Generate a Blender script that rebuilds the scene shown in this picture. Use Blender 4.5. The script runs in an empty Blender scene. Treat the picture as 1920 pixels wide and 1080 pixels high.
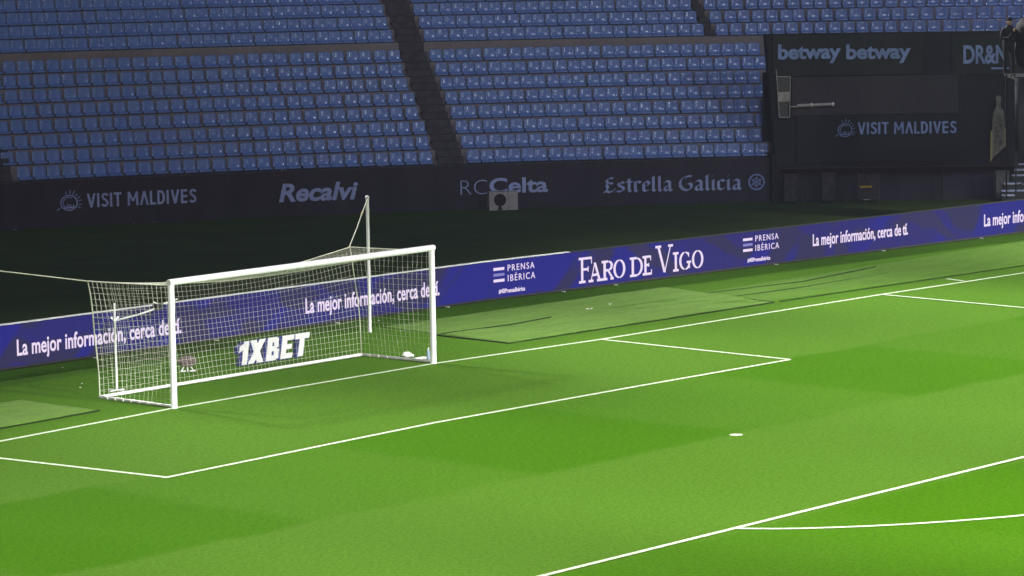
import bpy, bmesh, math, random
import numpy as np
from mathutils import Vector, Matrix
random.seed(7)
R = math.radians
sc = bpy.context.scene
col = sc.collection

# ------------------------------------------------------------------ camera
cam = bpy.data.cameras.new("camera")
camo = bpy.data.objects.new("camera", cam); col.objects.link(camo)
CAM = Vector((-48.0748, -48.0321, 9.6778))
_rt = Vector((0.66091684, -0.7502959, -0.01565252))
_up = Vector((0.0946999, 0.06269195, 0.99352989))
_f = Vector((0.74446011, 0.65812293, -0.11248711))
m = Matrix((_rt, _up, -_f)).transposed().to_4x4(); m.translation = CAM
camo.matrix_world = m
cam.sensor_width = 36; cam.lens = 6281.87 / 1920 * 36
cam.clip_start = 1; cam.clip_end = 2000
sc.camera = camo

# ------------------------------------------------------------------ world, lamps, exposure
w = bpy.data.worlds.new("World"); sc.world = w; w.use_nodes = True
nt = w.node_tree
sky = nt.nodes.new('ShaderNodeTexSky'); sky.sky_type = 'NISHITA'; sky.sun_disc = False
SUN_EL, SUN_AZ = R(36), R(228)
sky.sun_elevation = R(1.5); sky.sun_rotation = SUN_AZ
bg = nt.nodes['Background']; bg.inputs['Strength'].default_value = 0.055
nt.links.new(sky.outputs[0], bg.inputs[0])

sun = bpy.data.lights.new("stadium_fill_light", 'SUN'); sun.energy = 0.38; sun.angle = R(7); sun.color = (0.80, 0.86, 1.0)
so = bpy.data.objects.new("stadium_fill_light", sun); col.objects.link(so)
_d = Vector((math.sin(SUN_AZ)*math.cos(SUN_EL), math.cos(SUN_AZ)*math.cos(SUN_EL), math.sin(SUN_EL)))
so.rotation_euler = _d.to_track_quat('Z', 'Y').to_euler()

def flood(loc, aim, watt, cone, blend, rad=.8, colr=(1.0, .985, .96)):
    l = bpy.data.lights.new("floodlight_or_fill", 'SPOT'); l.energy = watt; l.spot_size = R(cone); l.spot_blend = blend
    l.shadow_soft_size = rad; l.color = colr
    o = bpy.data.objects.new("floodlight_or_fill", l); col.objects.link(o)
    o.location = loc
    o.rotation_euler = (Vector(loc)-Vector(aim)).to_track_quat('Z', 'Y').to_euler()
    return o
# rows of floodlights on the far and the near roof, shuttered so that their beams end at the boards
for i, x in enumerate(range(-34, 75, 12)):
    k = 0.56 + 0.46*min(1, max(0, (x+30)/70)); jy, jz = (0, 5, -4, 3, -2, 6)[i % 6], (0, -3, 4, 2, -4, 1)[i % 6]
    flood((x, 40+jy, 29+jz), (x, -18.8, 0), 150000*k, 31, .34, 2.6)
for i, x in enumerate(range(-34, 75, 12)):
    k = 0.52 + 0.50*min(1, max(0, (x+30)/70))
    flood((x, -62, 30), (x, -16.5, 0), 325000*k, 23.6, .18, 2.5)
flood((12, -58, 30), (37.5, 20.5, 2.6), 17000, 20, 1.0, 1.0, (.85, .92, 1.0))  # added lamp that brightens the lower right of the stand
flood((45, -50, 30), (30, 26, 4), 4000, 26, 1.0, 1.0, (.85, .92, 1.0))  # weaker added lamp on the middle of the stand

vs = sc.view_settings
vs.view_transform = 'Standard'; vs.look = 'None'; vs.exposure = 0; vs.gamma = 1; vs.use_curve_mapping = False

# ------------------------------------------------------------------ helpers
def tag(o, label=None, cat=None, group=None, kind=None):
    if label: o['label'] = label
    if cat: o['category'] = cat
    if group: o['group'] = group
    if kind: o['kind'] = kind
    return o
def empty(name, loc=(0, 0, 0), rz=0, **k):
    o = bpy.data.objects.new(name, None); col.objects.link(o); o.location = loc; o.rotation_euler.z = rz
    return tag(o, **k)

class MB:
    def __init__(s): s.v = []; s.f = []
    def add(s, vs_, fs_):
        b = len(s.v); s.v += [tuple(p) for p in vs_]; s.f += [tuple(i+b for i in f) for f in fs_]
    def box(s, lo, hi, M=None):
        x0, y0, z0 = lo; x1, y1, z1 = hi
        P = [Vector(p) for p in ((x0,y0,z0),(x1,y0,z0),(x1,y1,z0),(x0,y1,z0),(x0,y0,z1),(x1,y0,z1),(x1,y1,z1),(x0,y1,z1))]
        if M: P = [M @ p for p in P]
        s.add(P, [(0,3,2,1),(4,5,6,7),(0,1,5,4),(1,2,6,5),(2,3,7,6),(3,0,4,7)])
    def tube(s, pts, r, n=8, cap=True):
        pts = [Vector(p) for p in pts]; rs = r if isinstance(r, (list, tuple)) else [r]*len(pts)
        b = len(s.v); up = Vector((0, 0, 1)) if abs((pts[-1]-pts[0]).normalized().z) < .9 else Vector((1, 0, 0))
        for i, p in enumerate(pts):
            t = (pts[min(i+1, len(pts)-1)]-pts[max(i-1, 0)]).normalized()
            a = t.cross(up).normalized(); c = t.cross(a)
            for k in range(n):
                an = 2*math.pi*k/n; s.v.append(tuple(p+(a*math.cos(an)+c*math.sin(an))*rs[i]))
        for i in range(len(pts)-1):
            for k in range(n):
                k2 = (k+1) % n
                s.f.append((b+i*n+k, b+i*n+k2, b+(i+1)*n+k2, b+(i+1)*n+k))
        if cap:
            s.f.append(tuple(b+k for k in range(n))[::-1]); s.f.append(tuple(b+(len(pts)-1)*n+k for k in range(n)))
    def ball(s, c, r, seg=12, rings=8, jit=0):
        b = len(s.v); c = Vector(c); rr = r if isinstance(r, (list, tuple)) else (r, r, r)
        for i in range(rings+1):
            th = math.pi*i/rings
            for k in range(seg):
                ph = 2*math.pi*k/seg; j = 1+random.uniform(-jit, jit)
                s.v.append((c.x+rr[0]*j*math.sin(th)*math.cos(ph), c.y+rr[1]*j*math.sin(th)*math.sin(ph), c.z+rr[2]*j*math.cos(th)))
        for i in range(rings):
            for k in range(seg):
                k2 = (k+1) % seg; s.f.append((b+i*seg+k, b+(i+1)*seg+k, b+(i+1)*seg+k2, b+i*seg+k2))
    def build(s, name, mat, parent=None, smooth=False, bevel=0):
        me = bpy.data.meshes.new(name); me.from_pydata(s.v, [], s.f); me.update()
        if smooth:
            me.polygons.foreach_set('use_smooth', [True]*len(me.polygons)); 
        o = bpy.data.objects.new(name, me); col.objects.link(o)
        me.materials.append(mat)
        if parent: o.parent = parent
        if bevel:
            md = o.modifiers.new('bevel', 'BEVEL'); md.width = bevel; md.segments = 2; md.limit_method = 'ANGLE'
        return o

# ------------------------------------------------------------------ materials
class N:
    def __init__(s, name):
        s.m = bpy.data.materials.new(name); s.m.use_nodes = True; s.t = s.m.node_tree
        s.p = s.t.nodes['Principled BSDF']; s.g = None
    def node(s, typ, **k):
        n = s.t.nodes.new(typ)
        for a, v in k.items(): setattr(n, a, v)
        return n
    def put(s, sock, v):
        if isinstance(v, (int, float)): sock.default_value = v
        elif isinstance(v, (tuple, list)): sock.default_value = v if len(v) == len(sock.default_value) else (*v, 1)
        else: s.t.links.new(v, sock)
    def pos(s):
        if not s.g: s.g = s.node('ShaderNodeNewGeometry')
        return s.g.outputs['Position']
    def xyz(s, v=None):
        n = s.node('ShaderNodeSeparateXYZ'); s.put(n.inputs[0], v or s.pos()); return n.outputs
    def vec(s, x, y, z):
        n = s.node('ShaderNodeCombineXYZ')
        for i, a in enumerate((x, y, z)): s.put(n.inputs[i], a)
        return n.outputs[0]
    def math(s, op, a, b=0., c=None, clamp=False):
        n = s.node('ShaderNodeMath', operation=op, use_clamp=clamp); s.put(n.inputs[0], a); s.put(n.inputs[1], b)
        if c is not None: s.put(n.inputs[2], c)
        return n.outputs[0]
    def vmul(s, v, t):
        n = s.node('ShaderNodeVectorMath', operation='MULTIPLY'); s.put(n.inputs[0], v); n.inputs[1].default_value = t; return n.outputs[0]
    def noise(s, v, scale, detail=3, rough=.55):
        n = s.node('ShaderNodeTexNoise'); s.put(n.inputs['Vector'], v); n.inputs['Scale'].default_value = scale
        n.inputs['Detail'].default_value = detail; n.inputs['Roughness'].default_value = rough; return n.outputs[0]
    def step(s, v, a, b, lo=0., hi=1.):
        n = s.node('ShaderNodeMapRange', interpolation_type='SMOOTHSTEP'); s.put(n.inputs[0], v)
        for i, q in enumerate((a, b, lo, hi)): n.inputs[i+1].default_value = q
        return n.outputs[0]
    def mix(s, f, a, b, mode='MIX'):
        n = s.node('ShaderNodeMix', data_type='RGBA', blend_type=mode); s.put(n.inputs[0], f); s.put(n.inputs[6], a); s.put(n.inputs[7], b)
        return n.outputs[2]
    def bump(s, h, strength, dist=.02):
        n = s.node('ShaderNodeBump'); n.inputs['Strength'].default_value = strength; n.inputs['Distance'].default_value = dist
        s.put(n.inputs['Height'], h); s.put(s.p.inputs['Normal'], n.outputs[0])
    def fin(s, c, rough=.6, spec=.5, metal=0):
        s.put(s.p.inputs['Base Color'], c); s.put(s.p.inputs['Roughness'], rough); s.p.inputs['Specular IOR Level'].default_value = spec
        s.p.inputs['Metallic'].default_value = metal
        return s.m

def simple(name, c, rough=.5, spec=.5, var=.12, scale=6, metal=0, bump=0):
    n = N(name); t = n.noise(n.pos(), scale, 4)
    lo = tuple(x*(1-var) for x in c); hi = tuple(min(1, x*(1+var)) for x in c)
    c2 = n.mix(n.step(t, .35, .65), lo, hi)
    if bump: n.bump(t, bump)
    return n.fin(c2, rough, spec, metal)

def grass():
    n = N('grass'); p = n.pos(); x, y, z = n.xyz()
    wob = n.math('MULTIPLY', n.math('SUBTRACT', n.noise(p, .45, 3), .5), .7)
    fw = n.math('MULTIPLY', n.math('SUBTRACT', n.noise(p, 6, 3), .5), .25)
    yy = n.math('ADD', n.math('ADD', y, wob), fw); xx = n.math('ADD', n.math('ADD', x, wob), fw)
    # mown bands: between the six-yard line and y=-12, and past the penalty line
    b1 = n.math('MULTIPLY', n.step(yy, -5.2, -5.5), n.step(yy, -10.9, -10.5))
    b2 = n.step(yy, -16.4, -16.8)
    # crosswise stripes, 6 m wide each
    sx = n.math('SINE', n.math('MULTIPLY', n.math('ADD', xx, 5.1), math.pi/5.65))
    st = n.step(sx, -.18, .18)
    d = n.math('ADD', n.math('MULTIPLY', b1, n.math('ADD', n.math('MULTIPLY', st, .50), .46)), n.math('MULTIPLY', b2, n.math('ADD', n.math('MULTIPLY', st, .2), .75)))
    d = n.math('ADD', d, n.math('MULTIPLY', n.math('SUBTRACT', 1, n.math('ADD', b1, b2)), n.math('MULTIPLY', st, -.12)))
    # weaker light behind the goal line, put into the grass colour
    bh = n.step(y, .0, 1.2)
    d = n.math('ADD', d, n.math('MULTIPLY', n.math('SUBTRACT', n.noise(p, .35, 4), .5), .45), clamp=True)
    c = n.mix(d, (.067, .156, .010), (.044, .136, .0002))
    c = n.mix(n.math('MULTIPLY', bh, .5), c, (.044, .115, .003))
    fine = n.noise(n.vmul(p, (1, 1, 1)), 13, 5, .75)
    c = n.mix(1.0, c, n.mix(n.step(fine, .3, .7), (.78, .81, .68), (1.20, 1.17, 1.4)), 'MULTIPLY')
    f2 = n.noise(p, 55, 3, .8)
    c = n.mix(1.0, c, n.mix(n.step(f2, .3, .7), (.72, .72, .72), (1.3, 1.3, 1.3)), 'MULTIPLY')
    # worn marks and little scuffs
    v = n.noise(n.vmul(p, (1, 2.0, 1)), 2.6, 6, .72)
    c = n.mix(n.math('MULTIPLY', n.step(v, .60, .72), .40), c, (.042, .085, .010))
    n.bump(n.math('ADD', fine, f2), .55, .03)
    return n.fin(c, .9, .03)

def mat_ground():
    n = N('dark_artificial_turf'); p = n.pos()
    t = n.noise(p, .5, 5); f = n.noise(p, 18, 4, .7)
    c = n.mix(n.step(t, .3, .7), (.046, .080, .016), (.060, .098, .022))
    c = n.mix(1.0, c, n.mix(n.step(f, .3, .7), (.8, .8, .8), (1.2, 1.2, 1.2)), 'MULTIPLY')
    n.bump(f, .4, .02)
    return n.fin(c, .85, .15)

def mat_turfmat(name, a, b):
    n = N(name); p = n.pos()
    t = n.noise(n.vmul(p, (.45, 1.6, 1)), 1.4, 5, .7); f = n.noise(n.vmul(p, (.8, 2, 1)), 12, 4, .7)
    c = n.mix(n.step(t, .35, .65), a, b)
    wr = n.noise(n.vmul(p, (.35, 2.2, 1)), 2.3, 3, .6)
    band = n.math('ABSOLUTE', n.math('SUBTRACT', wr, .5))
    c = n.mix(n.step(band, .012, .0, 0, .45), c, (.04, .075, .02))
    c = n.mix(1.0, c, n.mix(n.step(f, .3, .7), (.83, .83, .83), (1.18, 1.18, 1.18)), 'MULTIPLY')
    n.bump(n.math('ADD', t, n.math('MULTIPLY', f, .3)), .8, .12)
    return n.fin(c, .85, .15)

def mat_line():
    n = N('line_paint'); f = n.noise(n.pos(), 30, 3, .8)
    c = n.mix(n.step(f, .34, .58), (.18, .34, .08), (.70, .76, .60))
    n.bump(f, .5, .02)
    return n.fin(c, .8, .2)

def mat_led():
    n = N('led_screen'); x, y, z = n.xyz()
    v = n.vec(n.math('ADD', n.math('MULTIPLY', x, .42), n.math('MULTIPLY', z, .5)), 0., n.math('MULTIPLY', z, .75))
    a = n.noise(v, 1.0, 2, .5)
    wv = n.noise(n.vec(n.math('SUBTRACT', n.math('MULTIPLY', x, .9), n.math('MULTIPLY', z, .9)), 2.0, n.math('MULTIPLY', z, .3)), .8, 2, .5)
    c = n.mix(n.step(a, .44, .50), (.042, .038, .125), (.034, .030, .22))
    c = n.mix(n.step(wv, .52, .60), c, (.026, .026, .31))
    c = n.mix(n.step(a, .60, .64), c, (.046, .040, .14))
    px = n.math('FRACT', n.math('MULTIPLY', x, 1/.96)); seam = n.step(n.math('ABSOLUTE', n.math('SUBTRACT', px, .5)), .488, .496, 1., .72)
    c = n.mix(1.0, c, n.vec(seam, seam, seam), 'MULTIPLY')
    n.put(n.p.inputs['Emission Color'], c); n.p.inputs['Emission Strength'].default_value = .72
    return n.fin((.006, .006, .010), .7, .05)

def glow(name, c, e):
    n = N(name); t = n.noise(n.pos(), 40, 2)
    n.put(n.p.inputs['Emission Color'], n.mix(t, tuple(x*.93 for x in c), c)); n.p.inputs['Emission Strength'].default_value = e
    return n.fin((.02, .02, .02), .5, .3)

def mat_seat(name='blue_seat_plastic'):
    n = N(name); oi = n.node('ShaderNodeObjectInfo')
    g = n.noise(n.vmul(n.pos(), (1, 1, 1)), 1.7, 3); f = n.noise(n.pos(), 9, 4, .7)
    c = n.mix(n.step(g, .3, .7), (.135, .245, .66), (.165, .295, .74))
    c = n.mix(n.math('MULTIPLY', oi.outputs['Random'], .45), c, (.19, .29, .60))
    c = n.mix(n.step(f, .55, .8, 0, .4), c, (.14, .2, .36))
    n.bump(f, .08, .01)
    return n.fin(c, n.step(f, .3, .7, .16, .34), .6)

def mat_concrete():
    n = N('stand_concrete'); p = n.pos()
    t = n.noise(p, .7, 5); f = n.noise(n.vmul(p, (1, 1, 4)), 6, 5, .7)
    c = n.mix(n.step(t, .3, .7), (.23, .215, .245), (.29, .27, .30))
    c = n.mix(n.step(f, .5, .75, 0, .5), c, (.10, .09, .10))
    n.bump(f, .3, .02)
    return n.fin(c, .7, .4)

def mat_cloth(name, c0, c1, rough=.8, spec=.25):
    n = N(name); p = n.pos()
    t = n.noise(n.vmul(p, (1, 1, .35)), .9, 4, .6); f = n.noise(n.vmul(p, (6, 6, 1.2)), .7, 4, .6)
    n.bump(n.math('ADD', t, n.math('MULTIPLY', f, .5)), .6, .15)
    return n.fin(n.mix(n.step(t, .3, .7), c0, c1), rough, spec)

M = dict(
    grass=grass(), ground=mat_ground(), line=mat_line(), led=mat_led(),
    mat=mat_turfmat('pale_turf_mat', (.082, .172, .016), (.104, .200, .026)),
    strip=mat_turfmat('worn_turf', (.058, .140, .005), (.074, .160, .010)),
    matedge=simple('mat_edge_rubber', (.020, .038, .012), .9, .1),
    post=simple('white_goal_paint', (.88, .87, .90), .3, .5, .03),
    net=simple('net_cord', (.74, .75, .62), .6, .3, .08),
    frame=simple('dark_metal', (.03, .03, .035), .45, .5),
    cap=simple('pale_board_edge', (.86, .86, .88), .4, .5, .15, 3),
    txt=glow('led_white', (.86, .72, .95), 1.0), txtd=glow('led_lilac', (.22, .20, .55), 1.0),
    seat=mat_seat(), conc=mat_concrete(),
    wall=mat_cloth('black_wall_covering', (.040, .037, .060), (.052, .048, .074)),
    aisle=simple('aisle_concrete', (.070, .070, .092), .8, .3, .2, 3),
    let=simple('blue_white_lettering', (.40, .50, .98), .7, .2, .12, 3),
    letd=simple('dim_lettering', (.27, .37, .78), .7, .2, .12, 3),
    tarp=mat_cloth('black_tarp', (.022, .024, .034), (.029, .031, .042)),
    tarp2=mat_cloth('dark_green_banner', (.026, .031, .033), (.038, .044, .046)),
    tarp3=mat_cloth('dark_purple_panel', (.048, .045, .062), (.060, .056, .074)),
    grey=simple('grey_metal', (.40, .40, .42), .45, .5, .15),
    greyd=simple('grey_mesh_panel', (.10, .105, .105), .7, .3, .2, 14),
    white=simple('white_enamel', (.42, .42, .46), .4, .4, .08),
    dark=simple('dark_opening', (.03, .028, .034), .7, .2),
    rubber=simple('black_rubber', (.012, .012, .013), .7, .3),
    yellow=simple('yellow_paint', (.60, .42, .04), .6, .3),
    stone=simple('bottle_board_print', (.21, .20, .19), .6, .3, .25, 5),
    stone2=simple('bottle_board_label', (.14, .13, .12), .6, .3, .4, 9),
    cream=simple('yellowed_edge', (.42, .38, .18), .6, .3),
    fur=simple('grey_fur', (.19, .15, .15), .95, .05, .5, 45, bump=1.0),
    letter=simple('white_foam_letter', (.80, .80, .82), .5, .3, .04),
    letside=simple('navy_letter_side', (.04, .05, .22), .5, .3),
    towel=simple('white_towel', (.8, .8, .78), .9, .1, .1, 20, bump=.6),
    bottle=simple('bottle_plastic', (.30, .38, .55), .2, .6),
    skin=simple('skin', (.42, .26, .20), .5, .4, .08),
    coat=simple('black_jacket', (.012, .012, .014), .8, .2, .3, 12, bump=.3),
    hair=simple('dark_knit_hat', (.015, .014, .016), .9, .1),
    step=simple('pale_step_edge', (.42, .46, .68), .6, .4),
    paper=simple('paper_scrap', (.75, .72, .72), .8, .2),
)

# ------------------------------------------------------------------ the two curved lines everything stands on
def fb(x): return float(np.interp(x, [-12, -6, 13.2, 36, 60], [7.386, 7.33, 7.13, 5.33, 3.43]))
WO = np.array([19.0444, 32.48565]); WT = np.array([.8157316, -.5784306]); WN = np.array([.5784306, .8157316]); LW = 24.95344
def WP(s, d, z):
    sag = 1.25*4*(s/LW)*(1-s/LW)
    b = WO+WT*s+WN*(sag+d); return (b[0], b[1], z)
def wang(s):   # rotation about Z that turns +X along the wall
    a = WP(s-.2, 0, 0); b = WP(s+.2, 0, 0); return math.atan2(b[1]-a[1], b[0]-a[0])
def SB(a, z, off): return (a, fb(a)-off, z)
def SW(a, z, off): return WP(a, -off, z)

# ------------------------------------------------------------------ setting
def sheet(name, pts, z, mat, nx=1):
    b = MB(); b.add([(x, y, z) for x, y in pts], [tuple(range(len(pts)))]); o = b.build(name, mat); tag(o, kind='structure'); return o
sheet('ground', [(-400, -400), (500, -400), (500, 500), (-400, 500)], 0, M['ground'])
b = MB(); xs = [-60, -12, -6, 0, 6, 13.2, 20, 28, 36, 60]
b.add([(x, -90, .004) for x in xs]+[(x, fb(x)-.03, .004) for x in xs], [(i, i+1, i+1+len(xs), i+len(xs)) for i in range(len(xs)-1)])
tag(b.build('pitch', M['grass']), kind='structure')

def strips(name, paths, wd=.108, z=.008):
    b = MB()
    for k, pts in enumerate(paths):
        zz = z+k*.0012
        P = [Vector((p[0], p[1], 0)) for p in pts]; L = []; Rr = []
        for i, p in enumerate(P):
            t = (P[min(i+1, len(P)-1)]-P[max(i-1, 0)]).normalized(); nn_ = Vector((-t.y, t.x, 0))*wd/2
            L.append((p.x+nn_.x, p.y+nn_.y, zz)); Rr.append((p.x-nn_.x, p.y-nn_.y, zz))
        n_ = len(P); b.add(L+Rr, [(n_+i, n_+i+1, i+1, i) for i in range(n_-1)])
    return tag(b.build(name, M['line']), kind='structure')
GL = [(-60, -1.2), (-8.34, -.16), (-3.57, .26), (0, .36), (4.19, .44), (9.31, .07), (19.92, -.12), (26.04, -.39), (60, -1.6)]
strips('goal_line', [GL])
strips('goal_area_line', [[(-9.7, -.25), (-9.62, -1.62), (-9.23, -5.62)], [(-9.31, -5.67), (-2, -5.25), (4, -5.32), (9.02, -5.45)], [(9.31, .01), (9.03, -5.45)]], z=.0105)
PA = [(-60, -17.0), (-11.77, -16.5), (-4, -16.42), (1.18, -16.38), (20.1, -16.4)]
strips('penalty_area_line', [PA, [(19.92, -.18), (19.56, -4.56), (19.4, -10), (19.3, -16.4)]], z=.0165)
arc = [(-7.23, -16.4), (-6.59, -17.27), (-5.3, -18.39), (-3.56, -19.43), (-1.8, -20.0), (.2, -20.2), (2.5, -19.95), (4.6, -19.2), (6.4, -17.9), (7.5, -16.5)]
# smooth the arc
def smooth(P, n=6):
    P = [np.array(p, float) for p in P]; out = []
    for i in range(len(P)-1):
        p0 = P[max(i-1, 0)]; p1 = P[i]; p2 = P[i+1]; p3 = P[min(i+2, len(P)-1)]
        for k in range(n):
            t = k/n; out.append(tuple(.5*((2*p1)+(-p0+p2)*t+(2*p0-5*p1+4*p2-p3)*t*t+(-p0+3*p1-3*p2+p3)*t**3)))
    return out+[tuple(P[-1])]
strips('penalty_arc_line', [smooth(arc)], z=.0135)
strips('corner_distance_mark', [[(23.72, .47), (23.56, -.16)]], wd=.1, z=.0145)
b = MB(); b.add([(.23+.125*math.cos(a), -10.77+.125*math.sin(a), .0095) for a in [i*math.pi/12 for i in range(24)]], [tuple(range(24))])
tag(b.build('penalty_spot', M['line']), kind='structure')

# turf strips and mats beside the goal
def grid_mat(corners, z, nx, ny, amp, mat, name, parent=None, seed=1, closed=True):
    rnd = random.Random(seed); b = MB(); A, B_, C_, D_ = [Vector((*c, 0)) for c in corners]
    ph = [rnd.uniform(0, 6) for _ in range(6)]
    for j in range(ny+1):
        for i in range(nx+1):
            u, v = i/nx, j/ny
            p = A.lerp(B_, u).lerp(D_.lerp(C_, u), v)
            h = amp*(.5+.25*math.sin(p.x*1.3+ph[0]+p.y*.9)+.25*math.sin(p.x*.6-p.y*2.2+ph[1])+.2*math.sin(p.x*3.1+p.y*1.7+ph[2]))+rnd.uniform(0, amp*.15)
            if i in (0, nx) or j in (0, ny): h *= .6
            b.v.append((p.x+rnd.uniform(-.01, .01), p.y+rnd.uniform(-.01, .01), z+max(h, 0.003)))
    for j in range(ny):
        for i in range(nx):
            a = j*(nx+1)+i; b.f.append((a, a+1, a+nx+2, a+nx+1))
    # skirt down to the grass
    ring = [i for i in range(nx+1)]+[(j)*(nx+1)+nx for j in range(1, ny+1)]+[ny*(nx+1)+i for i in range(nx-1, -1, -1)]+[j*(nx+1) for j in range(ny-1, 0, -1)]
    base = len(b.v)
    for r_ in ring: x, y, zz = b.v[r_]; b.v.append((x, y, .0045))
    n_ = len(ring)
    for i in range(n_): b.f.append((ring[i], base+i, base+(i+1) % n_, ring[(i+1) % n_]))
    return b.build(name, mat, parent, smooth=True)
tag(grid_mat([(9.6, 3.62), (17.5, 1.25), (34, .35), (34.5, 4.1)], .010, 60, 14, .02, M['strip'], 'worn_turf_strip', seed=5), kind='structure')
bpy.data.objects['worn_turf_strip'].data.transform(Matrix.Identity(4))

def turf_mat(corners, label, seed, hem):
    t = empty('turf_mat', (corners[0][0], corners[0][1], 0), label=label, cat='mat', group='pale artificial turf mats beside the goal')
    C0 = Vector((*corners[0], 0))
    o = grid_mat([(c[0]-C0.x, c[1]-C0.y) for c in corners], .014, 70, 26, .030, M['mat'], 'mat', t, seed)
    b = MB()
    for (p, q_) in hem:
        p = Vector((*p, 0))-C0; q_ = Vector((*q_, 0))-C0
        pts = [p.lerp(q_, i/30)+Vector((0, random.uniform(-.012, .012), 0.014+random.uniform(0, .010))) for i in range(31)]
        b.tube(pts, .015, 6)
    b.build('hem', M['matedge'], t)
    return t
turf_mat([(7.62, 1.33), (17.1, 1.06), (18.2, 5.35), (8.1, 5.75)], 'large pale green turf mat with dark edges to the right of the goal', 2,
         [((7.58, 1.30), (17.1, 1.03)), ((7.58, 1.3), (7.7, 3.7)), ((17.12, 1.06), (17.55, 3.3))])
turf_mat([(-16, .45), (-4.72, 1.22), (-4.62, 3.6), (-16, 3.4)], 'pale green turf mat on the grass left of the goal, at the picture edge', 3,
         [((-16, .40), (-4.68, 1.18))])
# dark seams further right in the strip
b = MB()
for P in ([(17.3, 1.02, .035), (20, .9, .035), (26.5, .57, .035), (28, .5, .03)], [(17.2, 2.6, .035), (20, 2.4, .035), (24, 2.5, .03)], [(7.8, 3.55, .06), (10, 3.35, .06), (11.6, 3.5, .06)], [(17.55, 3.55, .045), (21, 3.1, .045), (25, 3.6, .04)]):
    pts = smooth([p for p in P], 8) if False else [Vector(p) for p in P]
    b.tube([q-Vector((0, 0, .012)) for q in pts], .013, 5)
tag(b.build('turf_seam', M['matedge']), kind='structure')

# ------------------------------------------------------------------ goal
PLx, PLy = -3.57, .24; PRx, PRy = 4.19, .45; H = 2.44
goal = empty('football_goal', (0, .35, 0), label='white football goal with box net standing on the goal line', cat='goal')
def child(o): o.parent = goal; o.matrix_parent_inverse = goal.matrix_basis.inverted(); return o
def gbuild(b, *a, **k): return child(b.build(*a, **k))
for x, y in ((PLx, PLy), (PRx, PRy)):
    b = MB(); b.tube([(x, y, 0), (x, y, H)], .065, 20); gbuild(b, 'post', M['post'], smooth=False)
b = MB(); b.tube([(PLx-.062, PLy, H+.058), (PRx+.062, PRy, H+.058)], .065, 20); gbuild(b, 'crossbar', M['post'])
BL = Vector((-3.55, 2.45, .04)); BR = Vector((4.18, 2.58, .04)); TL = Vector((-3.97, 2.25, H)); TR = Vector((3.80, 2.52, H))
b = MB(); b.tube([(PLx, PLy+.05, .04), BL, BR, (PRx, PRy+.05, .04)], .034, 10); fr = gbuild(b, 'ground_frame', M['post'])
b = MB()
def clips(A, B_, step_):
    A, B_ = Vector(A), Vector(B_); n_ = int((B_-A).length/step_)
    for i in range(1, n_):
        p = A.lerp(B_, i/n_); d = (B_-A).normalized()*.014; b.tube([p-d, p+d], .037, 8)
clips((PLx, PLy+.05, .04), BL, .24); clips(BL, BR, .30); clips((PRx, PRy+.05, .04), BR, .24)
gbuild(b, 'net_clip', M['net'])
net = MB()
CR = .0026
def cord(pts, r=CR): net.tube(pts, r, 3, cap=False)
def corner(B_, T, h):      # back corner rope, h from 0 (ground) to 1 (top)
    f = h**1.9; return Vector((B_.x+(T.x-B_.x)*f, B_.y+(T.y-B_.y)*f, B_.z+(T.z-B_.z)*h))
def backtop_sag(t): return .30*4*t*(1-t)
def back(t, h):
    p = corner(BL, TL, h).lerp(corner(BR, TR, h), t)
    e = 4*t*(1-t)
    p.z -= backtop_sag(t)*h**1.5
    p.y += .10*e*math.sin(math.pi*h)+.012*math.sin(t*31+h*5)
    p.x += .012*math.sin(t*23+h*9)
    return p
def side(F, B_, T, dd):
    def f(t, h):           # t from post (0) to back corner (1)
        a = Vector((F[0], F[1], .04+(H-.04)*h)); c = corner(B_, T, h)
        p = a.lerp(c, t); e = 4*t*(1-t)
        p.x += dd*e*math.sin(math.pi*min(1, h*1.05))*.10 + .012*math.sin(t*17+h*11)
        p.z -= .012*e*h
        return p
    return f
def top(t, d):             # t along the bar, d from bar (0) to the back (1)
    a = Vector((PLx, PLy, H)).lerp(Vector((PRx, PRy, H)), t); c = back(t, 1)
    p = a.lerp(c, d); p.z -= .10*4*d*(1-d)*(.08+3.2*t*(1-t)) ; return p
def panel(f, nu, nv):
    for i in range(nu+1): cord([f(i/nu, j/nv) for j in range(nv+1)])
    for j in range(nv+1): cord([f(i/nu, j/nv) for i in range(nu+1)])
panel(back, 62, 19)
sl = side((PLx, PLy), BL, TL, 1); sr = side((PRx, PRy), BR, TR, -1)
panel(sl, 17, 19); panel(sr, 17, 19); panel(top, 62, 17)
# thicker edge ropes
for f, a in ((back, 0), (back, 1)): net.tube([f(a, j/24) for j in range(25)], .013, 5)
net.tube([back(i/60, 1) for i in range(61)], .011, 5)
net.tube([top(0, j/12) for j in range(13)], .011, 5); net.tube([top(1, j/12) for j in range(13)], .011, 5)
gbuild(net, 'net', M['net'])

# support poles and their ropes
def net_pole(x, y, h, corner_pt, label):
    t = empty('net_pole', (x, y, 0), label=label, cat='pole', group='poles that hold the net corners')
    b = MB(); b.tube([(0, 0, 0), (0, 0, h)], .038, 12); b.build('pole', M['post'], t)
    b = MB(); b.ball((0, 0, h), .05); b.build('cap', M['post'], t, smooth=True)
    c = Vector(corner_pt)-Vector((x, y, 0)); a = Vector((0, 0, h-.05)); b = MB()
    b.tube([a, a.lerp(c, .28), a.lerp(c, .6)+Vector((0, 0, -.02)), c], .011, 5)
    b.build('rope', M['net'], t)
    b = MB(); k = a.lerp(c, .27); b.tube([k, a.lerp(c, .33)], .024, 6); b.build('rope_tensioner', M['cream'], t)
net_pole(7.32, 5.34, 3.13, TR, 'tall slim white pole behind the right side of the goal, roped to the net')
net_pole(-7.3, 5.3, 3.2, TL, 'net pole left of the goal whose white rope reaches the left net corner')

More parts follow.
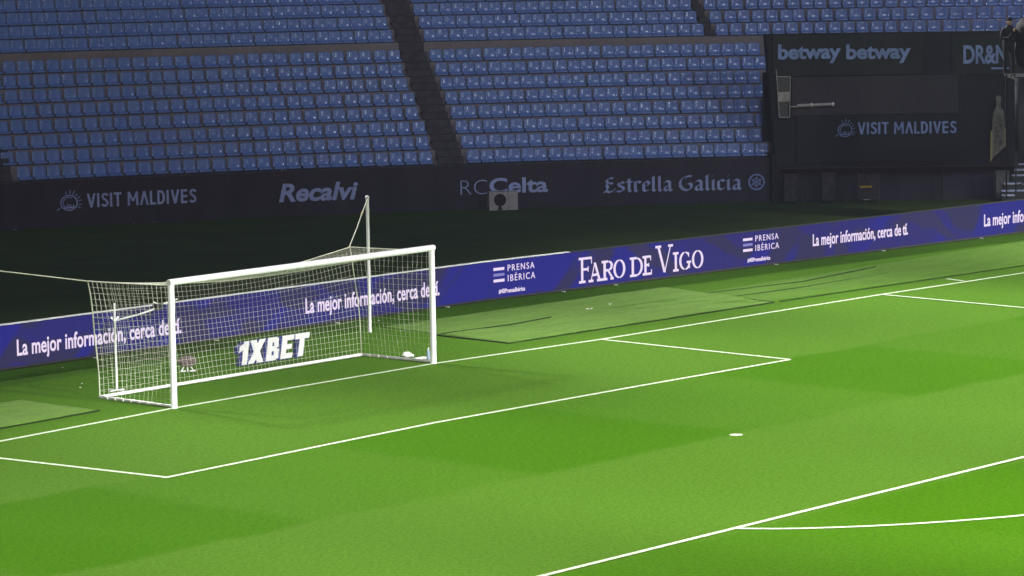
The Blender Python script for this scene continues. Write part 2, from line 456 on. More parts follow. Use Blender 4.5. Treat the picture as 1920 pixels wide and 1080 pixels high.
# small stand behind the left side
t = empty('camera_stand', (-2.58, 3.02, 0), label='short thin white stand with a sideways arm behind the left net', cat='stand')
b = MB(); b.tube([(0, 0, 0), (0, 0, 1.81)], .022, 8); b.tube([(-.2, 0, .012), (.2, 0, .012)], .016, 6); b.tube([(0, -.25, .012), (0, .25, .012)], .016, 6); b.build('pole', M['post'], t)
b = MB(); b.tube([(0, 0, 1.45), (.42, -.3, 1.56), (.80, -.42, 1.66)], .02, 6); b.tube([(-.09, 0, 1.52), (0, 0, 1.42), (.1, 0, 1.52)], .02, 6); b.build('arm', M['post'], t)
b = MB(); b.box((.72, -.47, 1.62), (.92, -.35, 1.75)); b.build('camera_head', M['frame'], t, bevel=.01)
b = MB(); b.tube([(.70, -.41, 1.79), (.86, -.43, 1.72), (1.28, -.5, 1.80)], .016, 6); b.build('bracket', M['post'], t)

# ------------------------------------------------------------------ lettering
def text_mesh(body, off=0, shear=0, ex=.01, space=1.0):
    c = bpy.data.curves.new('t', 'FONT'); c.body = body; c.size = 1; c.extrude = ex/2; c.offset = off; c.shear = shear; c.space_character = space
    c.resolution_u = 4
    o = bpy.data.objects.new('t', c); col.objects.link(o)
    dg = bpy.context.evaluated_depsgraph_get(); dg.update()
    me = bpy.data.meshes.new_from_object(o.evaluated_get(dg))
    v = [tuple(p.co) for p in me.vertices]; f = [tuple(p.vertices) for p in me.polygons]
    bpy.data.objects.remove(o); bpy.data.curves.remove(c); bpy.data.meshes.remove(me)
    return v, f
def fit(vf, a0, a1, z0, z1, S, off, name, mat, parent, ref=None, slope=0):
    """map flat lettering onto a surface; ref = the rows (ymin, ymax) of it that go to z0, z1"""
    v, f = vf; xs_ = [p[0] for p in v]; ys = [p[1] for p in v]
    x0, x1 = min(xs_), max(xs_); y0, y1 = ref or (min(ys), max(ys)); zm = min(p[2] for p in v)
    b = MB()
    P = []
    for x, y, z in v:
        u = (x-x0)/(x1-x0)
        P.append(S(a0+(a1-a0)*u, z0+(z1-z0)*(y-y0)/(y1-y0)+slope*u, off+(z-zm)))
    b.add(P, f); o = b.build(name, mat); o.parent = parent
    if parent: o.matrix_parent_inverse = parent.matrix_basis.inverted()
    return o
def pen(strokes, th=.012, rise=.0006):
    """strokes: (points, nib half-vector or (hx,hy)) -> flat quads with thickness"""
    v, f = [], []; k = 0
    for pts, nib in strokes:
        n_ = Vector((nib[0], nib[1]))
        for a, c in zip(pts[:-1], pts[1:]):
            a = Vector(a); c = Vector(c)
            d = (c-a).normalized()
            cr = abs(d.x*n_.y-d.y*n_.x); nn_ = n_
            if cr < .025: nn_ = n_+Vector((-d.y, d.x))*.03
            q = [a-nn_, a+nn_, c+nn_, c-nn_]
            ar = sum(q[i].x*q[(i+1) % 4].y-q[(i+1) % 4].x*q[i].y for i in range(4))
            if ar < 0: q = q[::-1]
            z1 = th+rise*(k % 12); k += 1; b0 = len(v)
            v += [(p.x, p.y, 0) for p in q]+[(p.x, p.y, z1) for p in q]
            f += [tuple(b0+i for i in t_) for t_ in ((4,5,6,7), (0,1,5,4), (1,2,6,5), (2,3,7,6), (3,0,4,7))]
    return v, f
def arcpts(cx, cy, rx, ry, a0, a1, n_=14): return [(cx+rx*math.cos(R(a0+(a1-a0)*i/n_)), cy+ry*math.sin(R(a0+(a1-a0)*i/n_))) for i in range(n_+1)]

def blackletter():
    N1 = (.125*math.cos(R(40)), .125*math.sin(R(40))); st = []; x = 0
    def S_(*p): st.append(([(x+a, c) for a, c in p], N1))
    def minim(dx, top_=1.0, bot=0.): S_((dx-.10, top_-.10), (dx, top_-.0)); S_((dx, top_-.02), (dx, bot+.10)); S_((dx, bot+.10), (dx+.10, bot-.01), (dx+.16, bot+.06))
    def E(): S_((.62, 1.34), (.42, 1.42), (.24, 1.30), (.16, 1.1), (.26, .92), (.16, .72), (.26, .45), (.10, .10)); S_((.20, .86), (.46, .92), (.56, .80)); S_((-.06, -.02), (.16, .10), (.38, -.02), (.62, .12), (.76, .32))
    def s(): S_((.50, .84), (.36, 1.0), (.14, .86), (.20, .62), (.46, .44), (.50, .22), (.30, .0), (.06, .10), (-.02, .02))
    def t(): minim(.22, 1.28); S_((.02, .96), (.46, .96))
    def r(): minim(.16); S_((.20, .88), (.38, 1.0), (.54, .86))
    def e(): S_((.50, .16), (.30, .0), (.12, .14), (.12, .82), (.32, 1.0), (.50, .82), (.46, .62), (.14, .46))
    def l(): minim(.16, 1.46)
    def a(): S_((.08, .84), (.26, 1.0), (.46, .86), (.46, .12)); S_((.44, .56), (.16, .44), (.10, .14), (.24, .0), (.44, .14)); S_((.46, .10), (.56, .0), (.64, .06))
    def G(): S_((.92, 1.38), (.66, 1.44), (.36, 1.30), (.14, .96), (.12, .50), (.32, .12), (.62, .0), (.88, .16), (.92, .56), (.74, .72), (.56, .62)); S_((.5, 1.2), (.64, 1.3))
    def i(): minim(.16); S_((.12, 1.36), (.20, 1.44))
    def c(): S_((.52, .84), (.32, 1.0), (.12, .84), (.12, .14), (.30, .0), (.54, .16))
    adv = dict(E=.86, s=.66, t=.50, r=.62, e=.64, l=.42, a=.72, G=1.12, i=.42, c=.64)
    fn = dict(E=E, s=s, t=t, r=r, e=e, l=l, a=a, G=G, i=i, c=c)
    for ch in 'Estrella Galicia':
        if ch == ' ': x += .34; continue
        fn[ch](); x += adv[ch]
    return pen(st)
def star_badge():
    st = []
    for k in range(28): st.append((arcpts(0, 0, .86, .86, k*360/28, (k+1)*360/28, 1), (.09*math.cos(R((k+.5)*360/28)), .09*math.sin(R((k+.5)*360/28)))))
    for k in range(6):
        a = R(90+60*k); d = Vector((math.cos(a), math.sin(a))); n_ = (-d.y*.05, d.x*.05)
        st.append(([tuple(d*.06), tuple(d*.66)], n_))
        for sg in (-1, 1):
            e = Vector((math.cos(a+sg*.9), math.sin(a+sg*.9))); st.append(([tuple(d*.30), tuple(d*.30+e*.26)], (-e.y*.04, e.x*.04)))
    return pen(st)
def sun_badge():
    st = []
    def ring(r, a0, a1, wd, n_=26, cx=0, cy=0):
        for k in range(n_):
            b0 = a0+(a1-a0)*k/n_; b1 = a0+(a1-a0)*(k+1)/n_; mm = R((b0+b1)/2)
            st.append(([(cx+r*math.cos(R(b0)), cy+r*math.sin(R(b0))), (cx+r*math.cos(R(b1)), cy+r*math.sin(R(b1)))], (wd*math.cos(mm), wd*math.sin(mm))))
    ring(.72, 0, 360, .05); ring(.52, 60, 330, .035)
    for a in (-12, 12, 30, 48, 66, 84, 104, 212, 332):
        d = Vector((math.cos(R(a)), math.sin(R(a)))); L0 = 1.12 if a not in (66, 84, 212) else 1.28
        st.append(([tuple(d*.84), tuple(d*L0)], (-d.y*.035, d.x*.035)))
    for cx in (-.26, .02, .28): ring(.14, 200, 520 if cx == .02 else 420, .035, 9, cx, -.30)
    st.append(([(-.5, -.46), (-.2, -.5), (.1, -.45), (.45, -.5)], (0, .05)))
    return pen(st)
def serif_text():
    """FARO DE VIGO in roman capitals: thick stems, hairlines, bracketed serifs"""
    st = []; T, h = .052, .019
    def stem(x, y0, y1, t_=T): st.append(([(x, y0), (x, y1)], (t_, 0)))
    def hz(x0, x1, y, t_=h): st.append(([(x0, y), (x1, y)], (0, t_)))
    def serif(x, y, wd=.17): hz(x-wd, x+wd, y)
    def diag(a, c, t_): st.append(([a, c], (t_, 0)))
    def bowl(cx, cy, rx, ry, a0, a1, n_=16):
        P = arcpts(cx, cy, rx, ry, a0, a1, n_)
        for k in range(n_):
            an = R(a0+(a1-a0)*(k+.5)/n_); c_ = abs(math.cos(an)); tk = h+(T-h)*c_
            st.append(([P[k], P[k+1]], (tk*math.cos(an), tk*math.sin(an))))
    def F(x, s):
        stem(x+.2, 0, s); serif(x+.2, h); hz(x+.03, x+.72*s, s-h); stem(x+.72*s, s-.26*s, s, h); hz(x+.2, x+.52*s, s*.53); stem(x+.53*s, s*.42, s*.64, h); return .56*s
    def A(x, s): diag((x+.08, 0), (x+.40*s, s), h); diag((x+.74*s, 0), (x+.40*s, s), T*.95); hz(x+.18, x+.6*s, s*.34); serif(x+.08, h, .12); serif(x+.74*s, h, .14); return .84*s
    def Rr_(x, s):
        stem(x+.17, 0, s); serif(x+.17, h, .14); hz(x+.02, x+.36, s-h); hz(x+.17, x+.36, s*.5); bowl(x+.36, s*.745, .22*s/.8, .245*s-.005, -90, 90, 12); diag((x+.72*s+.08, 0), (x+.36, s*.5), T*.9); hz(x+.66*s, x+.86*s, h); return .84*s
    def O(x, s): bowl(x+.42*s, s/2, .36*s, s/2-h, 0, 360, 26); return .88*s
    def D(x, s): stem(x+.17, 0, s); hz(x+.02, x+.38, s-h); hz(x+.02, x+.38, h); bowl(x+.36, s/2, .42*s, s/2-h, -90, 90, 16); return .90*s
    def E(x, s):
        stem(x+.17, 0, s); hz(x+.02, x+.62*s, s-h); hz(x+.02, x+.66*s, h); hz(x+.17, x+.46*s, s*.52); stem(x+.62*s, s*.76, s, h); stem(x+.67*s, 0, s*.26, h); stem(x+.47*s, s*.42, s*.62, h); return .76*s
    def V(x, s): diag((x+.44*s, 0), (x+.14, s), T); diag((x+.44*s, 0), (x+.76*s, s), h); serif(x+.14, s-h, .15); serif(x+.76*s, s-h, .13); return .84*s
    def I(x, s): stem(x+.17, 0, s); serif(x+.17, h, .15); serif(x+.17, s-h, .15); return .34
    def G(x, s): bowl(x+.44*s, s/2, .37*s, s/2-h, 42, 318, 22); stem(x+.74*s, .05, s*.40, T*.8); hz(x+.58*s, x+.88*s, s*.41); stem(x+.72*s, s*.7, s*.95, h); return .94*s
    x = 0; B1, B2 = 1.0, .76
    for fn, s in ((F, B1), (A, B2), (Rr_, B2), (O, B2), (None, .20), (D, B2), (E, B2), (None, .16), (V, 1.12), (I, B2), (G, B2), (O, B2)):
        if fn is None: x += s
        else: x += fn(x, s)+.035
    return pen(st)

# ------------------------------------------------------------------ LED board
board = empty('advertising_board', (13.2, 7.13, 0), label='long low blue LED advertising board with white lettering behind the goal line', cat='advertising board')
def bchild(o):
    o.parent = board; o.matrix_parent_inverse = board.matrix_basis.inverted(); return o
def bstrip(name, z0, z1, o0, o1, mat, x0=-12, x1=60):
    b = MB(); xs_ = sorted(set([x0, x1]+[x for x in np.arange(-11.52, 60, .96) if x0 < x < x1]+[13.2]*(x0 < 13.2 < x1)))
    for x in xs_:
        for z, o_ in ((z0, o0), (z1, o0), (z1, o1), (z0, o1)): b.v.append(SB(x, z, o_))
    for i in range(len(xs_)-1):
        for k in range(4): a = i*4; b.f.append((a+k, a+4+k, a+4+(k+1) % 4, a+(k+1) % 4))
    n_ = len(b.v); b.f += [(0, 1, 2, 3), (n_-1, n_-2, n_-3, n_-4)]
    return bchild(b.build(name, mat))
bstrip('cabinet', .02, .985, -.14, -.004, M['frame'])
bstrip('screen', .07, .975, -.004, .0, M['led'])
bstrip('top_edge', .986, 1.004, -.12, .006, M['cap'], -12, 16.3)
bstrip('top_edge', .986, .998, -.12, .004, M['frame'], 16.32, 60)
for x in [-3.6, .55, 4.2, 8.1, 11.9, 16.0, 17.9, 24.1, 28.6, 33]:
    b = MB(); yy_ = fb(x)-.10; b.box((x-.02, yy_+.0, .004), (x+.02, yy_+.12, .025)); bchild(b.build('foot', M['cap'], bevel=.008))
msg = 'La mejor información, cerca de tí.'
tm = text_mesh(msg[:-4], off=.018, ex=.006, space=1.03); tm2 = text_mesh(msg[-3:], off=.018, ex=.006, space=.9)
Lcap = text_mesh('L', ex=.006); ys = [p[1] for p in Lcap[0]]; cap = (min(ys), max(ys))
for a0, a1, z0, z1 in ((-1.605, 3.16, .295, .630), (7.085, 11.66, .335, .680), (25.653, 29.72, .388, .700), (33.17, 37.9, .345, .68)):
    fit(tm, a0, a0+.925*(a1-a0), z0, z1, SB, .001, 'lettering', M['txt'], board, ref=cap)
    fit(tm2, a0+.943*(a1-a0), a1, z0, z1, SB, .001, 'lettering', M['txt'], board, ref=cap)
def prensa(x):
    st = lambda z0, z1, nm, mt: fit(pen([([(0, 0), (1, 0)], (0, .5)), ], th=.006), x, x+.37, z0, z1, SB, .001, nm, mt, board)
    st(.745, .815, 'logo_bar', M['txt']); st(.60, .67, 'logo_bar', M['txtd']); st(.455, .525, 'logo_bar', M['txt'])
    e = text_mesh('PRENSA', off=.0, ex=.006, space=1.3); fit(e, x+.49, x+1.42, .70, .86, SB, .001, 'lettering', M['txt'], board)
    e = text_mesh('IBÉRICA', off=.0, ex=.006, space=1.3); fit(e, x+.49, x+1.44, .445, .605, SB, .001, 'lettering', M['txt'], board, ref=cap)
    e = text_mesh('#40PrensaIbérica', off=.016, ex=.006); fit(e, x+.17, x+1.08, .165, .27, SB, .001, 'lettering', M['txt'], board, ref=cap)
prensa(13.60); prensa(22.82)
sv = serif_text(); fit(sv, 16.60, 21.24, .180, .80, SB, .001, 'lettering', M['txt'], board, ref=(0, 1.0))

# ------------------------------------------------------------------ grandstand
stand = empty('grandstand', (WO[0], WO[1], 0), label='curved concrete grandstand behind a black wall, with stepped terraces and a dark aisle', cat='grandstand')
def schild(o, par=None):
    par = par or stand; o.parent = par; o.matrix_parent_inverse = Matrix.Translation(-Vector(stand.location)) if par is stand else Matrix.Identity(4); return o
def ztread(k): return 1.47+.44*k if k < 8 else 5.20+.42*(k-8)
def dfront(k): return .0+.78*k if k < 8 else .78*7+1.0+.75*(k-8)
NR = 16
def sweep(prof, s0, s1, name, mat, par=None, closed=False, ds=.6):
    n_ = max(1, int(abs(s1-s0)/ds)); b = MB(); m_ = len(prof)
    for i in range(n_+1):
        s_ = s0+(s1-s0)*i/n_
        for d, z in prof: b.v.append(WP(s_, d, z))
    for i in range(n_):
        for k in range(m_-1+closed):
            a = i*m_; k2 = (k+1) % m_; b.f.append((a+k, a+m_+k, a+m_+k2, a+k2))
    if closed: b.f.append(tuple(range(m_))); b.f.append(tuple(n_*m_+i for i in range(m_))[::-1])
    return schild(b.build(name, mat), par)
prof = []
for k in range(NR):
    d, z = dfront(k), ztread(k)
    prof += [(d+(.25 if k == 0 else 0), z-(0 if k else 0)), (dfront(k+1), z)]
prof.append((dfront(NR), 9.5))
sweep(prof, -16, 44, 'terrace', M['conc'])
fw = sweep([(0, 0), (0, 1.44), (.25, 1.44), (.25, 0)], -16, 44, 'front_wall', M['wall'], closed=True)
sweep([(-.012, 1.44), (-.012, 1.475), (.252, 1.475), (.252, 1.44)], -16, 44, 'wall_coping', M['aisle'], closed=True)
def aisle(s0, s1, k0, k1):
    P = []
    for k in range(k0, k1):
        d, z = dfront(k), ztread(k); d2 = dfront(k+1); zr = ztread(k+1)-z
        P += [(d+.02, z+.012), (d+(d2-d)*.5, z+.012), (d+(d2-d)*.5, z+.012+zr/2), (d2-.02, z+.012+zr/2), (d2-.02, z+zr+.012)]
    sweep(P, s0, s1, 'aisle_steps', M['aisle'], ds=.5)
AISLES = [(14.27, 15.13)]
aisle(14.27, 15.13, 0, NR-1); aisle(-1.0, .45, 0, 2); aisle(-1.9, -.6, 2, 4)
aisle(24.9, 25.2, 8, NR-1)

# lettering on the front wall
def sans_text(body):
    """heavy condensed capitals; the second A has no bar, as on the sign"""
    st = []; x = 0; t = .085; H_ = (0, t*.95)
    def P(pts, nb): st.append(([(x+a, c) for a, c in pts], nb))
    def curve(pts):
        for a, c in zip(pts[:-1], pts[1:]):
            d = Vector((c[0]-a[0], c[1]-a[1])).normalized(); st.append(([(x+a[0], a[1]), (x+c[0], c[1])], (-d.y*t, d.x*t)))
    for ch in body:
        if ch == 'V': P([(.10, 1), (.34, 0)], (t, 0)); P([(.58, 1), (.34, 0)], (t, 0)); x += .76
        elif ch == 'A': P([(.08, 0), (.33, 1)], (t, 0)); P([(.58, 0), (.33, 1)], (t, 0)); x += .74
        elif ch == 'I': P([(.1, 0), (.1, 1)], (t, 0)); x += .32
        elif ch == 'T': P([(0, .92), (.56, .92)], H_); P([(.28, 0), (.28, .9)], (t, 0)); x += .66
        elif ch == 'L': P([(.1, 0), (.1, 1)], (t, 0)); P([(.1, .08), (.46, .08)], H_); x += .56
        elif ch == 'E': P([(.1, 0), (.1, 1)], (t, 0)); [P([(.1, y_), (.50, y_)], H_) for y_ in (.08, .51, .92)]; x += .64
        elif ch == 'D': P([(.1, 0), (.1, 1)], (t, 0)); curve([(.1, .92), (.32, .92), (.46, .80), (.50, .62), (.50, .38), (.46, .20), (.32, .08), (.1, .08)]); x += .70
        elif ch == 'M': P([(.1, 0), (.12, 1)], (t, 0)); P([(.74, 0), (.72, 1)], (t, 0)); P([(.12, 1), (.42, .30)], (t*.85, 0)); P([(.72, 1), (.42, .30)], (t*.85, 0)); x += .94
        elif ch == 'S': curve([(.50, .80), (.42, .90), (.28, .93), (.15, .88), (.10, .76), (.14, .62), (.28, .53), (.42, .42), (.48, .28), (.42, .13), (.28, .07), (.14, .10), (.06, .20)]); x += .64
        else: x += .34
    return pen(st)
VMt = sans_text('VISIT MALDIVES')
SWl = lambda a, z, off: WP(a, -off-.004, z)
sb = sun_badge(); sbl = star_badge()
fit(sb, 1.80, 2.60, .50, 1.16, SWl, 0, 'emblem', M['let'], stand)
fit(VMt, 2.77, 6.29, .565, 1.015, SWl, 0, 'lettering', M['let'], stand)
fit(text_mesh('Recalvi', off=.03, shear=.22, ex=.012), 8.96, 11.55, .46, 1.055, SWl, 0, 'lettering', M['let'], stand)
fit(text_mesh('RC', off=-.022, ex=.012), 14.92, 15.80, .49, .96, SWl, 0, 'lettering', M['let'], stand)
fit(text_mesh('Celta', off=.024, ex=.012), 15.87, 17.79, .50, 1.01, SWl, 0, 'lettering', M['let'], stand)
fit(blackletter(), 19.57, 24.13, .40, .955, SWl, 0, 'lettering', M['let'], stand)
fit(sbl, 24.32, 24.85, .40, .94, SWl, 0, 'emblem', M['letd'], stand)

# ------------------------------------------------------------------ seats
def seat_data():
    pr_ = [(.015, .02), (.0, .060), (.03, .085), (.14, .072), (.25, .078), (.295, .12), (.320, .25), (.338, .385), (.350, .425), (.375, .42)]
    hw = .212; nx_ = 6; v = []; f = []; n_ = len(pr_)
    for layer in (0, 1):
        for i in range(nx_+1):
            u = -1+2*i/nx_
            for j, (y, z) in enumerate(pr_):
                wv = hw*(1-.06*(j >= 7)-.10*(j >= 8)); e = abs(u)**3
                yy_ = y-(.035*e if j >= 5 else 0)+.022*layer; zz = z+(.022*e if 1 < j < 6 else 0)-(.018*e if j >= 8 else 0)-.018*layer*(j < 6)
                v.append((u*wv, yy_, zz))
    m_ = (nx_+1)*n_
    for i in range(nx_):
        for j in range(n_-1):
            a = i*n_+j; f.append((a, a+n_, a+n_+1, a+1)); a += m_; f.append((a+1, a+n_+1, a+n_, a))
    for j in range(n_-1):
        f.append((j, j+1, m_+j+1, m_+j)); a = nx_*n_+j; f.append((a+1, a, m_+a, m_+a+1))
    for i in range(nx_):
        a = i*n_; f.append((a, m_+a, m_+a+n_, a+n_)); a += n_-1; f.append((a+n_, m_+a+n_, m_+a, a))
    # bracket under the pan
    bb = MB(); bb.box((-.14, .05, .0), (-.09, .34, .09)); bb.box((.09, .05, .0), (.14, .34, .09))
    b0 = len(v); v += bb.v; f += [tuple(i+b0 for i in q) for q in bb.f]
    return v, f
sv_, sf_ = seat_data()
sme = bpy.data.meshes.new('stadium_seat'); sme.from_pydata(sv_, [], sf_); sme.update()
sme.polygons.foreach_set('use_smooth', [True]*len(sme.polygons)); sme.materials.append(M['seat'])
ORD = ['zeroth', 'first', 'second', 'third', 'fourth', 'fifth', 'sixth', 'seventh', 'eighth', 'ninth', 'tenth', 'eleventh', 'twelfth', 'thirteenth', 'fourteenth', 'fifteenth', 'sixteenth', 'seventeenth', 'eighteenth', 'nineteenth', 'twentieth']
def ordn(n_):
    if n_ <= 20: return ORD[n_]
    return ('twenty-' if n_ < 30 else 'thirty-')+ORD[n_ % 10] if n_ % 10 else 'thirtieth'
def project(p):
    d = Vector(p)-CAM; z = d.dot(_f); return 960+6281.87*d.dot(_rt)/z, 540-6281.87*d.dot(_up)/z
rnd = random.Random(3); seats = []
for k in range(NR-1):
    low = k < 8; d = dfront(k)+(.14 if k else .20); z = ztread(k)+(.005 if k else .012)
    blocks = []
    pl_ = .481 if low else .432
    nl = 60
    blocks.append(('left', [14.18-pl_*.5-pl_*i+(.12*((k*37) % 5)/5 if low else 0)-.06 for i in range(nl)]))
    if low: blocks.append(('right', [15.20+.23+.449*i for i in range(27)]))
    else:
        blocks.append(('right', [15.20+.21+.437*i for i in range(22)]))
        blocks.append(('far', [25.2+.23+.47*i for i in range(40)]))
    for nm, ss in blocks:
        for i, s_ in enumerate(ss):
            if s_ < .74-.46*k and s_ > -.46*k-1.2: continue
            lim = 24.86 if low else 25.0
            if low: lim = 24.95-.02*k+(.0 if k < 1 else 0)+max(0, (.78*k)*.30)
            if nm == 'far' or s_ < lim:
                s2 = s_+rnd.uniform(-.022, .022)
                p = WP(s2, d, z); u, v = project((p[0], p[1], p[2]+.25))
                if -40 < u < 1960 and v > -40: seats.append((Vector(p), s2, k, nm, i, u, v))
seats.sort(key=lambda t_: (t_[0]-CAM).length if (0 < t_[5] < 1920 and t_[6] > 8) else 1e9)
seats.sort(key=lambda t_: (t_[2] > 7 or not (8 < t_[5] < 1912), (t_[0]-CAM).length))
def seat_matrix(p, s_): return Matrix.Translation(p) @ Matrix.Rotation(wang(s_)+rnd.uniform(-.035, .035), 4, 'Z') @ Matrix.Rotation(rnd.uniform(-.03, .03), 4, 'X')
SIDE = {'left': 'left of the long dark aisle', 'right': 'right of the long dark aisle'}
for p, s_, k, nm, i, u, v in seats[:300]:
    o = bpy.data.objects.new('stadium_seat', sme); col.objects.link(o); o.matrix_world = seat_matrix(p, s_)
    row = 'front row' if k == 0 else ORD[k+1]+' row up'
    tag(o, f'blue plastic seat, {row}, {ordn(i+1)} one {SIDE[nm]}', 'seat', 'blue plastic seats of the lower stand')
b = MB(); va = np.array(sv_)
rest = []
for p, s_, k, nm, i, u, v in seats[300:]:
    mt = np.array(seat_matrix(p, s_)); q = va @ mt[:3, :3].T+mt[:3, 3]
    b0 = len(b.v); b.v += [tuple(x) for x in q.tolist()]; b.f += [tuple(j+b0 for j in t_) for t_ in sf_]
o = b.build('stadium_seat_rows', M['seat'], smooth=True)
tag(o, 'rows of blue plastic seats filling the upper part of the stand', 'seats', kind='stuff')

# ------------------------------------------------------------------ black covered structure on the right
blk = empty('covered_corner_structure', WP(25, 0, 0), label='large black cloth covered structure with advertising lettering in the corner of the stand', cat='covered structure')
def kchild(o): o.parent = blk; o.matrix_parent_inverse = blk.matrix_basis.inverted(); return o
def wbox(name, s0, s1, d0, d1, z0, z1, mat, fold=0, lean=0):
    b = MB(); n_ = max(1, int((s1-s0)/.35)); rn = random.Random(int(s0*10)); nz = 4
    for i in range(n_+1):
        s_ = s0+(s1-s0)*i/n_
        for j in range(nz+1):
            z = z0+(z1-z0)*j/nz; ff = fold*math.sin(s_*4.1+rn.uniform(-.3, .3))*(.4+.6*(1-j/nz)); l_ = lean*(z-z0)/(z1-z0)*(1-(i/n_))
            b.v.append(WP(s_+l_, d0-abs(ff), z)); 
        for j in range(nz+1):
            z = z0+(z1-z0)*j/nz; l_ = lean*(z-z0)/(z1-z0)*(1-(i/n_)); b.v.append(WP(s_+l_, d1, z))
    m_ = 2*(nz+1)
    for i in range(n_):
        a = i*m_; c = a+m_
        for j in range(nz): b.f.append((a+j, c+j, c+j+1, a+j+1)); b.f.append((a+nz+2+j, c+nz+2+j, c+nz+1+j, a+nz+1+j))
        b.f.append((a+nz, c+nz, c+2*nz+1, a+2*nz+1)); b.f.append((a, a+nz+1, c+nz+1, c))
    for a, fl in ((0, 0), (n_*m_, 1)):
        for j in range(nz):
            q = (a+j, a+j+1, a+nz+2+j, a+nz+1+j); b.f.append(q[::-1] if fl else q)
    return kchild(b.build(name, mat))
wbox('cover', 25.12, 40, -.35, -.05, 1.15, 5.50, M['tarp'], .05, lean=-.30)
wbox('rear_cover', 25.1, 40, .9, 1.0, .0, 4.2, M['tarp'])
wbox('side_curtain', 25.0, 25.22, -.33, .9, .02, 1.6, M['tarp'], .0)
wbox('upper_banner', 25.02, 29.75, -.42, -.36, 4.14, 5.44, M['tarp2'], .02)
wbox('upper_banner', 30.66, 33.6, -.42, -.36, 4.10, 5.40, M['tarp2'], .02)
wbox('screen_panel', 25.62, 30.85, -.41, -.36, 2.85, 4.09, M['tarp3'], .01)
wbox('banner', 25.75, 31.3, -.44, -.40, 1.30, 2.80, M['tarp'], .02)
SK = lambda a, z, off: WP(a, -.455-off, z)
bw = text_mesh('betway', off=.035, ex=.012)
ref_b = text_mesh('b', ex=.01); yb = [p[1] for p in ref_b[0]]; ref_b = (0, max(yb))
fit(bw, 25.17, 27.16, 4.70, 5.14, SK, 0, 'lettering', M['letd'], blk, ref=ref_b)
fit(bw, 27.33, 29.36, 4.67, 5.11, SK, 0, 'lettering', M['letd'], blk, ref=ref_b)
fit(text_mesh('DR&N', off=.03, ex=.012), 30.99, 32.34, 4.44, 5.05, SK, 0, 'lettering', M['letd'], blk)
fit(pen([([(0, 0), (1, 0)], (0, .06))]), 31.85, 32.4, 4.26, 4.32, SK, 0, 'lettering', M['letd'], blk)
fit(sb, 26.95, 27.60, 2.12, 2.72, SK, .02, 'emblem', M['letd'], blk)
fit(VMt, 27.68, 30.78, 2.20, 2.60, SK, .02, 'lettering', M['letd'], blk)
# shelf line between cloth and the dark bay
wbox('beam', 25.2, 33, -.40, -.37, 1.10, 1.13, M['frame'])
# legs of the structure
for s_ in (25.25, 27.9, 30.4, 33.0):
    b = MB(); b.tube([WP(s_, -.3, 0), WP(s_, -.3, 1.15)], .035, 8); kchild(b.build('leg', M['frame']))

def local(s_, d, z=0):
    """matrix of a frame standing at (s, d) with +X along the wall, +Y into the stand"""
    return Matrix.Translation(WP(s_, d, z)) @ Matrix.Rotation(wang(s_), 4, 'Z')
def placed(name, s_, d, z=0, **k):
    o = bpy.data.objects.new(name, None); col.objects.link(o); o.matrix_world = local(s_, d, z); return tag(o, **k)

# metal frame and pipe hanging on it
t = placed('metal_frame', 25.33, -.50, 2.80, label='narrow grey metal frame with mesh panels hung on the black structure', cat='frame')
b = MB()
for (x0, z0, x1, z1) in ((-.22, 1.32, -.15, .0), (.22, 1.32, .19, .0), (-.22, 1.32, .22, 1.32), (-.15, 0, .19, 0), (-.22, 1.32, -.24, 1.55)):
    b.tube([(x0, 0, z0), (x1, 0, z1)], .018, 6)
b.build('rail', M['grey'], t)
b = MB(); b.add([(-.20, .01, .84), (.19, .01, .84), (.21, .01, 1.30), (-.22, .01, 1.30)], [(0, 1, 2, 3)]); b.add([(-.15, .01, .02), (.13, .01, .02), (.15, .01, .50), (-.18, .01, .50)], [(0, 1, 2, 3)])
o = b.build('mesh_panel', M['greyd'], t); md = o.modifiers.new('s', 'SOLIDIFY'); md.thickness = .01
b = MB(); b.box((-.195, -.01, .51), (.185, .012, .83)); b.build('plate', M['grey'], t)
t = placed('pipe', 25.58, -.50, 3.17, label='pale grey horizontal pipe sticking out right of the metal frame', cat='pipe')
b = MB(); b.tube([(-.02, 0, -.03), (.24, 0, -.03)], .025, 8); b.build('bracket', M['grey'], t)
b = MB(); b.tube([(.18, 0, 0), (1.36, 0, .03)], .055, 10); b.build('tube', M['white'], t, smooth=False)
b = MB(); b.tube([(.63, 0, .012), (.67, 0, .013)], .072, 10); b.tube([(1.32, 0, .03), (1.38, 0, .03)], .07, 10); b.build('collar', M['post'], t)

# bottle-shaped board
t = placed('bottle_shaped_board', 32.0, -.60, 1.25, label='tall bottle-shaped grey board with a slanted bottom beside the dark stairs', cat='sign board')
def extr(b, pts, y0, y1):
    n_ = len(pts); b.add([(x, y0, z) for x, z in pts]+[(x, y1, z) for x, z in pts], [tuple(range(n_)), tuple(range(2*n_-1, n_-1, -1))]+[(i, n_+i, n_+(i+1) % n_, (i+1) % n_) for i in range(n_)])
b = MB(); extr(b, [(-.16, .12), (.22, .48), (.24, 1.1), (.21, 1.5), (.19, 1.68), (.10, 1.78), (.10, 1.92), (.12, 2.12), (.04, 2.17), (-.06, 2.12), (-.04, 1.92), (-.06, 1.76), (-.14, 1.62), (-.17, 1.3), (-.17, .9)], 0, .05); b.build('board', M['stone'], t)
b = MB(); extr(b, [(-.10, .35), (.15, .58), (.16, 1.42), (-.10, 1.40)], -.012, 0); b.build('label_panel', M['stone2'], t)
b = MB(); extr(b, [(-.24, .0), (-.165, .12), (-.175, 1.05), (-.22, 1.0), (-.23, .7)], -.005, .045); b.build('left_edge', M['cream'], t)
b = MB(); extr(b, [(.225, .48), (.27, .52), (.27, 1.12), (.245, 1.1)], -.005, .045); b.build('right_edge', M['cream'], t)

